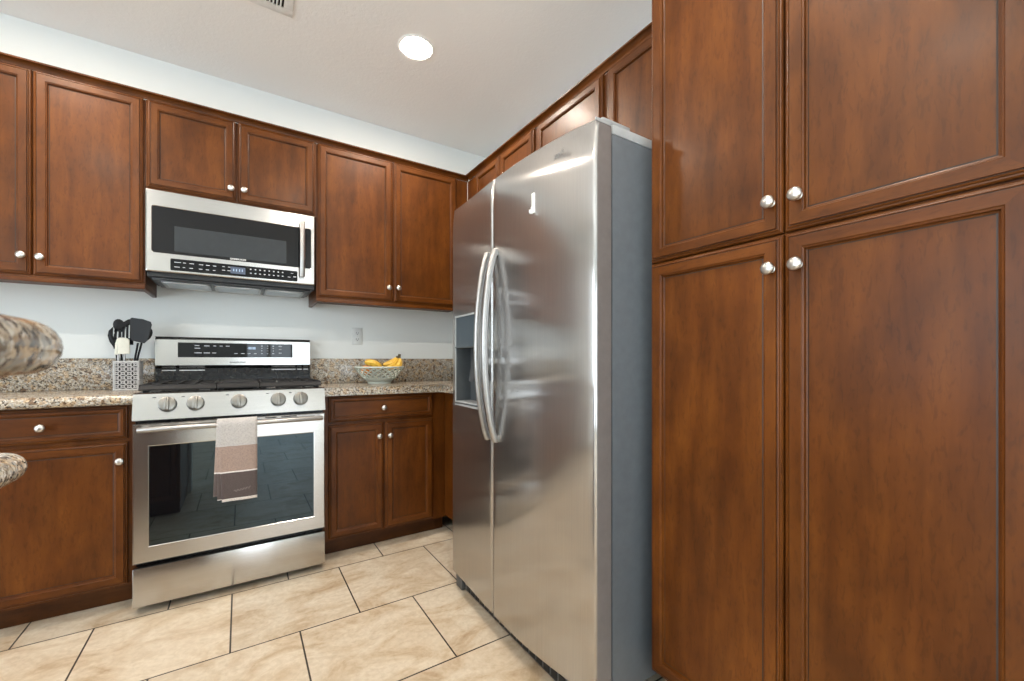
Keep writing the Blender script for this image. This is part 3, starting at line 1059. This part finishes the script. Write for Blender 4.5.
# control strip
mk = MB().prism(rrect(-.290, 1.545, .270, 1.603, .005), MY-.0012, MY+.006, 0, 'Y')
def mmark(cx, z, w_, h_=.0032):
    mk.box(cx-w_/2, cx+w_/2, MY-.0016, MY-.0011, z-h_/2, z+h_/2, 1)
for cx, w_ in ((-.262, .026), (-.235, .012), (-.206, .018), (-.168, .018), (-.140, .016), (-.112, .014)):
    mmark(cx, 1.586, w_)
    mmark(cx-.002, 1.563, w_*.8)
for cx, z in ((-.074, 1.588), (-.050, 1.588), (-.026, 1.588)):
    mmark(cx, z, .010)
    mmark(cx, z-.019, .014)
for k in range(8):
    mmark(.046 + k*.0215, 1.588, .007, .006)
    mmark(.046 + k*.0215, 1.567, .008, .005)
mmark(.228, 1.566, .014)
mmark(.243, 1.588, .012)
mmark(.256, 1.570, .014, .006)
cs = mk.build('control_strip', [M['black_glass'], M['mark']], t, 0)
MB().box(-.044, .022, MY-.0018, MY-.0011, 1.557, 1.592).build('clock_display', M['lcd'], cs, 0)
mb = MB()
for cx in (-.030, -.018, -.004, .008):
    mb.box(cx-.0022, cx+.0022, MY-.0021, MY-.0017, 1.569, 1.582)
mb.build('clock_digit', M['digits'], cs, 0)
# underside: dark tray with three metal filter panels
mb = MB().box(MX0+.020, MX1-.020, MY+.040, 2.985, 1.500, 1.512, 0, .003)
mb.build('bottom_tray', M['black_plastic'], t)
for a, b in ((-.335, -.135), (-.118, .098), (.115, .315)):
    mb = MB().box(a, b, MY+.075, 2.955, 1.494, 1.501, 1, .002)
    for yy in (MY+.075, 2.943):
        mb.box(a, b, yy, yy+.012, 1.491, 1.500, 0, .002)
    for xx in (a, b-.012):
        mb.box(xx, xx+.012, MY+.075, 2.955, 1.491, 1.500, 0, .002)
    mb.build('filter_panel', [M['steel_bar'], M['mesh_filter']], t)

# ------------------------------------------------------------------ utensil holder and utensils
HX, HYc, HR = -.480, 2.860, .048
t = thing('utensil_holder', (HX, HYc, CZ1), 'square pale grey filigree utensil holder on the left countertop', 'holder')
z0, z1 = CZ1+.001, 1.098
mb = MB()
for (nx_, ny_) in ((0, -1), (0, 1), (1, 0), (-1, 0)):
    def P(u, z, lift=0):
        return (HX + (u if ny_ else nx_*(HR+lift)), HYc + (ny_*(HR+lift) if ny_ else u), z)
    nU, nZ = 4, 6
    du, dz = 2*HR/nU, (z1-z0-.016)/nZ
    for i in range(nU):
        for j in range(nZ):
            cu, cz = -HR + du*(i+.5), z0 + .008 + dz*(j+.5)
            for rr_, sq in ((.36, 0), (.20, 1)):
                pts = []
                for k in range(13):
                    a = 2*math.pi*k/12
                    rad = 1 + (.28*math.cos(4*a + (0 if sq else math.pi)))
                    pts.append(P(cu + du*rr_*rad*math.cos(a), cz + dz*rr_*rad*math.sin(a), .001))
                mb.tube(pts, .0016, 5, caps=False)
            for sx, sz in ((1, 1), (1, -1)):
                mb.tube([P(cu - sx*du*.5, cz - sz*dz*.5, .001), P(cu - sx*du*.18, cz - sz*dz*.2, .001)], .0016, 5)
                mb.tube([P(cu + sx*du*.18, cz + sz*dz*.2, .001), P(cu + sx*du*.5, cz + sz*dz*.5, .001)], .0022, 5)
mb.build('lattice', M['lattice'], t)
mb = MB()
for xx in (HX-HR, HX+HR-.006):
    for yy in (HYc-HR, HYc+HR-.006):
        mb.box(xx, xx+.006, yy, yy+.006, z0, z1, 0, .001)
for za, zb_ in ((z0, z0+.007), (z1-.009, z1)):
    mb.box(HX-HR-.002, HX+HR+.002, HYc-HR-.002, HYc-HR+.005, za, zb_, 0, .001).box(HX-HR-.002, HX+HR+.002, HYc+HR-.005, HYc+HR+.002, za, zb_, 0, .001)
    mb.box(HX-HR-.002, HX-HR+.005, HYc-HR, HYc+HR, za, zb_, 0, .001).box(HX+HR-.005, HX+HR+.002, HYc-HR, HYc+HR, za, zb_, 0, .001)
mb.build('frame', M['lattice'], t)
mb = MB()
q = HR-.008
mb.box(HX-q, HX+q, HYc-q, HYc-q+.002, z0, z1-.004).box(HX-q, HX+q, HYc+q-.002, HYc+q, z0, z1-.004)
mb.box(HX-q, HX-q+.002, HYc-q, HYc+q, z0, z1-.004).box(HX+q-.002, HX+q, HYc-q, HYc+q, z0, z1-.004).box(HX-q, HX+q, HYc-q, HYc+q, z0, z0+.003)
mb.build('liner', M['dark_liner'], t, 0)

def utensil(name, label, cat, foot, top, head_fn, hmat, smat, r=.005):
    """handle from foot (inside the holder) to top; head built by head_fn(mb)"""
    t_ = thing(name, foot, label, cat)
    MB().tube([foot, top], [r, r*.85], 10).build('handle', smat, t_, 50)
    mb_ = MB()
    head_fn(mb_)
    mb_.build('head', hmat, t_, 50)
    return t_
zf = z0 + .006
CH = CZ1
def slab(mb_, outline, y0, dy_dx, th, slots=()):
    """upright slab; outline (x,z); y = y0 + dy_dx*(x-x_mean)"""
    xm = sum(p[0] for p in outline)/len(outline)
    tb_ = bmesh.new()
    a = [tb_.verts.new((x, y0 + dy_dx*(x-xm), z)) for x, z in outline]
    b = [tb_.verts.new((x, y0 + dy_dx*(x-xm) + th, z)) for x, z in outline]
    tb_.faces.new(a)
    tb_.faces.new(b[::-1])
    n_ = len(a)
    for k in range(n_):
        tb_.faces.new((a[k], b[k], b[(k+1) % n_], a[(k+1) % n_]))
    mb_._merge(tb_, 0)
# wide charcoal turner
utensil('turner', 'wide charcoal turner with a flat square head in the utensil holder', 'utensil', (-.475, 2.850, zf), (-.440, 2.842, 1.190),
        lambda m_: slab(m_, [(-.462, 1.200), (-.415, 1.188), (-.402, 1.205), (-.386, 1.285), (-.390, 1.300), (-.420, 1.312), (-.462, 1.317), (-.468, 1.312), (-.466, 1.21)], 2.838, .15, .004),
        M['grey_nylon'], M['black_nylon'])
# slotted spatula behind it, turned nearly edge on, built as bars
def slotted(m_):
    y_ = 2.862
    slab(m_, [(-.534, 1.205), (-.526, 1.200), (-.522, 1.262), (-.532, 1.258)], y_, 0, .005)
    slab(m_, [(-.534, 1.244), (-.522, 1.246), (-.462, 1.292), (-.462, 1.315), (-.482, 1.309), (-.532, 1.268)], y_, 0, .005)
    for k in range(4):
        x = -.519 + k*.0145
        slab(m_, [(x, 1.190), (x+.009, 1.190), (x+.0105, 1.262+.012*k), (x+.0015, 1.256+.012*k)], y_, 0, .005)
    slab(m_, [(-.530, 1.180), (-.462, 1.180), (-.460, 1.214), (-.534, 1.214)], y_, 0, .005)
utensil('slotted_spatula', 'black slotted spatula leaning left in the utensil holder', 'utensil', (-.496, 2.868, zf), (-.499, 2.870, 1.195), slotted, M['black_nylon'], M['black_nylon'])
# spoons: bowl shells
def spoon_head(c, rx, ry, rz, tilt):
    def fn(m_):
        rows = []
        for j in range(9):
            ph = math.pi*j/8
            rows.append([])
            for k in range(16):
                a = 2*math.pi*k/16
                v = Vector((rx*math.sin(ph)*math.cos(a), ry*math.sin(ph)*math.sin(a)*(1 if math.sin(a) > 0 else .35), -rz*math.cos(ph)))
                v = Matrix.Rotation(tilt, 3, 'Y') @ v
                rows[-1].append(Vector(c) + v)
        m_.grid(rows, 0, True)
        bmesh.ops.remove_doubles(m_.bm, verts=m_.bm.verts, dist=1e-5)
    return fn
utensil('serving_spoon', 'black spoon standing upright at the back of the utensil holder', 'utensil', (-.505, 2.885, zf), (-.517, 2.892, 1.25), spoon_head((-.520, 2.893, 1.278), .024, .012, .034, -.2), M['black_nylon'], M['black_nylon'])
utensil('ladle', 'black ladle tilted right behind the charcoal turner', 'utensil', (-.480, 2.880, zf), (-.430, 2.890, 1.205), spoon_head((-.412, 2.890, 1.238), .022, .020, .036, .30), M['black_nylon'], M['black_nylon'])
utensil('cooking_fork', 'thin curved black utensil leaning far left in the holder', 'utensil', (-.508, 2.862, zf), (-.528, 2.862, 1.165),
        lambda m_: (m_.tube([(-.530, 2.862, 1.160), (-.542, 2.862, 1.195), (-.548, 2.862, 1.225), (-.546, 2.862, 1.248), (-.538, 2.862, 1.268)], [.006, .009, .010, .008, .003], 8, 0, (1, .5)),
                    m_.tube([(-.530, 2.862, 1.160), (-.534, 2.866, 1.195), (-.533, 2.868, 1.235)], [.006, .006, .003], 8)), M['black_nylon'], M['black_nylon'])
# two cream silicone spatulas at the front
utensil('silicone_spatula', 'cream silicone spatula with a broad head at the front of the holder', 'utensil', (-.490, 2.835, zf), (-.489, 2.826, 1.145),
        lambda m_: m_.prism([(-.513, 1.132), (-.470, 1.132), (-.467, 1.140), (-.470, 1.206), (-.482, 1.214), (-.506, 1.216), (-.514, 1.208)], 2.821, 2.831, 0, 'Y', lambda m, dv: True, .003, 2),
        M['cream'], M['steel_bar'])
utensil('silicone_spatula', 'narrow cream silicone spatula at the front left of the holder', 'utensil', (-.512, 2.842, zf), (-.514, 2.836, 1.145),
        lambda m_: m_.prism([(-.527, 1.128), (-.511, 1.128), (-.509, 1.185), (-.510, 1.214), (-.518, 1.212), (-.525, 1.185)], 2.832, 2.841, 0, 'Y', lambda m, dv: True, .003, 2),
        M['cream'], M['steel_bar'])

# ------------------------------------------------------------------ outlet
t = thing('wall_outlet', (.676, YB, 1.265), 'white double wall outlet above the granite backsplash', 'outlet')
MB().box(.641, .711, YB-.006, YB, 1.208, 1.325, 0, .0025).build('plate', M['white_plastic'], t)
for zc_ in (1.288, 1.245):
    s_ = MB().prism([(p[0]+.676, p[1]+zc_) for p in rrect(-.017, -.014, .017, .014, .010)], YB-.0085, YB-.005, 0, 'Y').build('socket', M['white_plastic'], t)
    MB().box(.668, .6705, YB-.0089, YB-.0080, zc_-.002, zc_+.008).box(.6815, .684, YB-.0089, YB-.0080, zc_-.002, zc_+.007).box(.6735, .6785, YB-.0089, YB-.0080, zc_-.010, zc_-.005).build('slot', M['dark_slot'], s_, 0)
MB().lathe([(0, 0), (.003, 0), (.003, .001), (0, .0014)], (.676, YB-.006, 1.2665), (0, -1, 0), 12).build('screw', M['nickel'], t)

# ------------------------------------------------------------------ fruit bowl
BX, BYc, BZ0 = .765, 2.790, CZ1+.0005
RTOP, RBOT, BH = .152, .070, .106
t = thing('fruit_bowl', (BX, BYc, BZ0), 'pale openwork ceramic fruit bowl on the right countertop', 'bowl')
def brad(s_):
    return RBOT + (RTOP-RBOT)*(s_**.80)
mb = MB()
NS = 20
for dirn in (1, -1):
    for k in range(NS):
        pts = []
        for j in range(9):
            s_ = .22 + .78*j/8
            a = 2*math.pi*k/NS + dirn*(s_-.2)*1.0
            r_ = brad(s_)
            pts.append((BX + r_*math.cos(a), BYc + r_*math.sin(a), BZ0 + .012 + (BH-.014)*s_))
        mb.tube(pts, .0050, 6, 0, (1, .75), False)
mb.build('lattice', M['celadon'], t, 60)
mb = MB()
pts = [(BX + RTOP*math.cos(2*math.pi*k/64), BYc + RTOP*math.sin(2*math.pi*k/64), BZ0+BH) for k in range(65)]
mb.tube(pts, .0055, 8, caps=False)
mb.build('rim', M['celadon'], t, 60)
prof = [(0, .006), (RBOT-.010, .006), (RBOT-.006, 0), (RBOT+.002, 0), (RBOT+.004, .010)]
for j in range(5):
    s_ = j/4*.26
    prof.append((brad(s_)+.004, .012 + (BH-.014)*s_))
prof += [(brad(.26)-.004, .012 + (BH-.014)*.26), (RBOT-.002, .018), (0, .014)]
MB().lathe(prof, (BX, BYc, BZ0), (0, 0, 1), 48).build('base', M['celadon'], t, 40)

def banana(parent, pts, rmax, tip_rev=False):
    n_ = len(pts)
    # resample with a quadratic-ish polyline
    P_ = [Vector(p) for p in pts]
    out, rad = [], []
    N = 16
    for k in range(N+1):
        s_ = k/N
        a, b, c_ = P_
        p = a*(1-s_)**2 + b*2*s_*(1-s_) + c_*s_**2
        out.append(p)
        rad.append(rmax*(max(.02, 1-abs(2*s_-1)**3.2))**.55*(.92 if True else 1) + .0035)
    o = MB().tube(out, rad, 7).build('banana', M['banana'], parent, 45)
    MB().tube([out[0]*1.0, out[0] + (out[0]-out[1]).normalized()*.012], [.0050, .0045], 7).build('tip', M['banana_tip'], o, 45)
    return o
zb = BZ0 + BH
t = thing('banana_bunch', (BX+.07, BYc, zb-.04), 'bunch of yellow bananas with dark stems on the right side of the bowl', 'fruit')
stem = Vector((BX+.126, BYc-.015, zb+.068))
banana(t, [(BX+.030, BYc-.066, zb-.002), (BX+.075, BYc-.078, zb-.014), stem+Vector((-.012, -.004, -.012))], .0185)
banana(t, [(BX+.020, BYc-.008, zb+.014), (BX+.070, BYc-.028, zb+.016), stem+Vector((-.008, .006, -.008))], .0185)
banana(t, [(BX+.085, BYc-.075, zb-.012), (BX+.115, BYc-.075, zb+.004), stem+Vector((0, -.006, -.010))], .0180)
banana(t, [(BX+.100, BYc+.075, zb-.005), (BX+.145, BYc+.045, zb+.010), stem+Vector((.006, .006, -.012))], .0175)
MB().tube([stem+Vector((-.002, 0, -.022)), stem+Vector((.001, 0, .002)), stem+Vector((.004, 0, .018))], [.014, .010, .009], 9).tube([stem+Vector((-.014, 0, -.020)), stem+Vector((-.014, 0, .006))], [.009, .006], 8).build('stem', M['banana_tip'], t, 50)
t = thing('banana', (BX-.06, BYc-.02, zb-.03), 'single yellow banana lying on the left side of the bowl', 'fruit')
def body_banana():
    out, rad = [], []
    a, b, c_ = Vector((BX-.100, BYc-.030, zb+.030)), Vector((BX-.050, BYc-.050, zb+.040)), Vector((BX+.000, BYc-.052, zb-.008))
    for k in range(17):
        s_ = k/16
        out.append(a*(1-s_)**2 + b*2*s_*(1-s_) + c_*s_**2)
        rad.append(.0195*(max(.02, 1-abs(2*s_-1)**3.2))**.55 + .004)
    MB().tube(out, rad, 7).build('peel', M['banana'], t, 45)
    MB().tube([out[-1], out[-1]+Vector((.012, -.002, -.003))], [.006, .005], 7).build('tip', M['banana_tip'], t, 45)
body_banana()
def fruit(name, c, r, label):
    mb_ = MB()
    prof_ = [(0, -r*.93)] + [(r*math.sin(math.pi*k/16), -r*.95*math.cos(math.pi*k/16)) for k in range(1, 16)] + [(.004, r*.91), (0, r*.90)]
    mb_.lathe(prof_, c, (.2, -.2, 1), 24)
    o = mb_.build(name, M['orange'], None, 60)
    recenter(o, (c[0], c[1], c[2]-r))
    tag(o, label, 'fruit')
    MB().lathe([(0, 0), (.004, 0), (.0035, .0025), (0, .003)], (c[0]+.18*r*.9, c[1]-.18*r*.9, c[2]+r*.88), (.2, -.2, 1), 8).build('stem', M['banana_tip'], o)
    return o
fruit('orange', (BX-.080, BYc+.020, zb-.020), .036, 'orange fruit low on the left inside the bowl')

# ------------------------------------------------------------------ ceiling fittings
def pot_light(x, y, label):
    t_ = thing('recessed_light', (x, y, ZC), label, 'ceiling light')
    MB().lathe([(.076, -.0005), (.094, -.0005), (.094, -.003), (.090, -.006), (.080, -.005), (.076, -.002)], (x, y, ZC), (0, 0, 1), 48).build('trim_ring', M['frame_white'], t_, 40)
    MB().lathe([(0, -.0045), (.060, -.0042), (.0765, -.0025), (.0765, -.0005), (0, -.0005)], (x, y, ZC), (0, 0, 1), 48).build('lens', M['lens'], t_, 40)
    return t_
pot_light(.785, 2.160, 'lit round recessed ceiling light above the range and refrigerator')
pot_light(-.80, 2.160, 'lit round recessed ceiling light over the left run of cabinets')
pot_light(.45, .55, 'lit round recessed ceiling light in front of the pantry')
pot_light(-.95, .55, 'lit round recessed ceiling light over the peninsula')

t = thing('ceiling_vent', (.06, 2.19, ZC), 'white rectangular slatted ceiling vent at the top edge', 'vent')
vx0, vx1, vy0, vy1 = -.13, .210, 2.060, 2.293
mb = MB()
mb.box(vx0, vx1, vy0, vy0+.045, ZC-.006, ZC-.0003, 0, .002).box(vx0, vx1, vy1-.045, vy1, ZC-.006, ZC-.0003, 0, .002)
mb.box(vx0, vx0+.040, vy0+.044, vy1-.044, ZC-.006, ZC-.0003, 0, .002).box(vx1-.040, vx1, vy0+.044, vy1-.044, ZC-.006, ZC-.0003, 0, .002)
mb.build('frame', M['frame_white'], t)
MB().box(vx0+.038, vx1-.038, vy0+.043, vy1-.043, ZC-.0012, ZC-.0004).build('backing', M['dark_slot'], t, 0)
k = 0
xx = vx0 + .048
while xx < vx1 - .044:
    MB().box(xx-.0022, xx+.0022, vy0+.044, vy1-.044, ZC-.010, ZC-.0015, 0, 0, 1, Matrix.Rotation(.5, 3, 'Y')).build('slat', M['frame_white'], t, 0)
    xx += .0150

# ------------------------------------------------------------------ peninsula at the left edge
struct(MB().box(-1.70, -.345, .250, .400, 0, 1.0910).build('wall_peninsula', M['wall'], None, 0))
t = thing('peninsula_cabinet', (-1.0, .7, 0), 'brown peninsula base cabinet below the near left counter', 'cabinet')
MB().box(-1.70, -.360, .421, .985, .10, BZ).build('body', M['wood_v'], t, 0)
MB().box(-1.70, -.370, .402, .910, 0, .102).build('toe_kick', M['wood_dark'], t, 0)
for a, b in ((-1.69, -1.26), (-1.245, -.815), (-.80, -.37)):
    d = door('door', t, 'Y+', 1.005, a, b, .112, .899)
    knob(d, 'Y+', 1.005, b-.03, .82)
def rounded_plan(x0, x1, y0, y1, r, n=8):
    """rectangle with both right hand corners rounded"""
    out = [(x0, y0)]
    for cx, cy, a0 in ((x1-r, y0+r, -90), (x1-r, y1-r, 0)):
        for k_ in range(n+1):
            a = math.radians(a0 + 90*k_/n)
            out.append((cx + r*math.cos(a), cy + r*math.sin(a)))
    out.append((x0, y1))
    return out
def bullnose(x0, x1, y0, y1, r, z0_, z1_, back=0):
    """slab with rounded right hand corners and a half round edge"""
    h, rows, n_ = (z1_-z0_)/2, [], 10
    for k_ in range(n_+1):
        a = -math.pi/2 + math.pi*k_/n_
        ins = h*(1-math.cos(a))
        rows.append([(x, y, (z0_+z1_)/2 + h*math.sin(a)) for x, y in rounded_plan(x0, x1-ins, y0+(0 if back else ins), y1-ins, r-ins)])
    m_ = MB().grid(rows, 0, True)
    tb_ = m_.bm
    tb_.verts.ensure_lookup_table()
    n1 = len(rows[0])
    tb_.faces.new([tb_.verts[k_] for k_ in range(n1)][::-1])
    tb_.faces.new([tb_.verts[n1*n_ + k_] for k_ in range(n1)])
    bmesh.ops.recalc_face_normals(tb_, faces=tb_.faces)
    return m_
mb = bullnose(-1.72, -.2915, .432, 1.052, .055, CZ0, CZ1)
tag(recenter(mb.build('countertop', M['granite']), (-1.0, .7, CZ0)), 'rounded corner of the lower granite counter at the left edge', 'countertop')
mb = bullnose(-1.72, -.0893, .030, .420, .070, 1.0915, 1.1240)
tag(recenter(mb.build('bar_top', M['granite']), (-.9, .22, 1.0915)), 'rounded end of the raised granite bar top close to the camera', 'countertop')
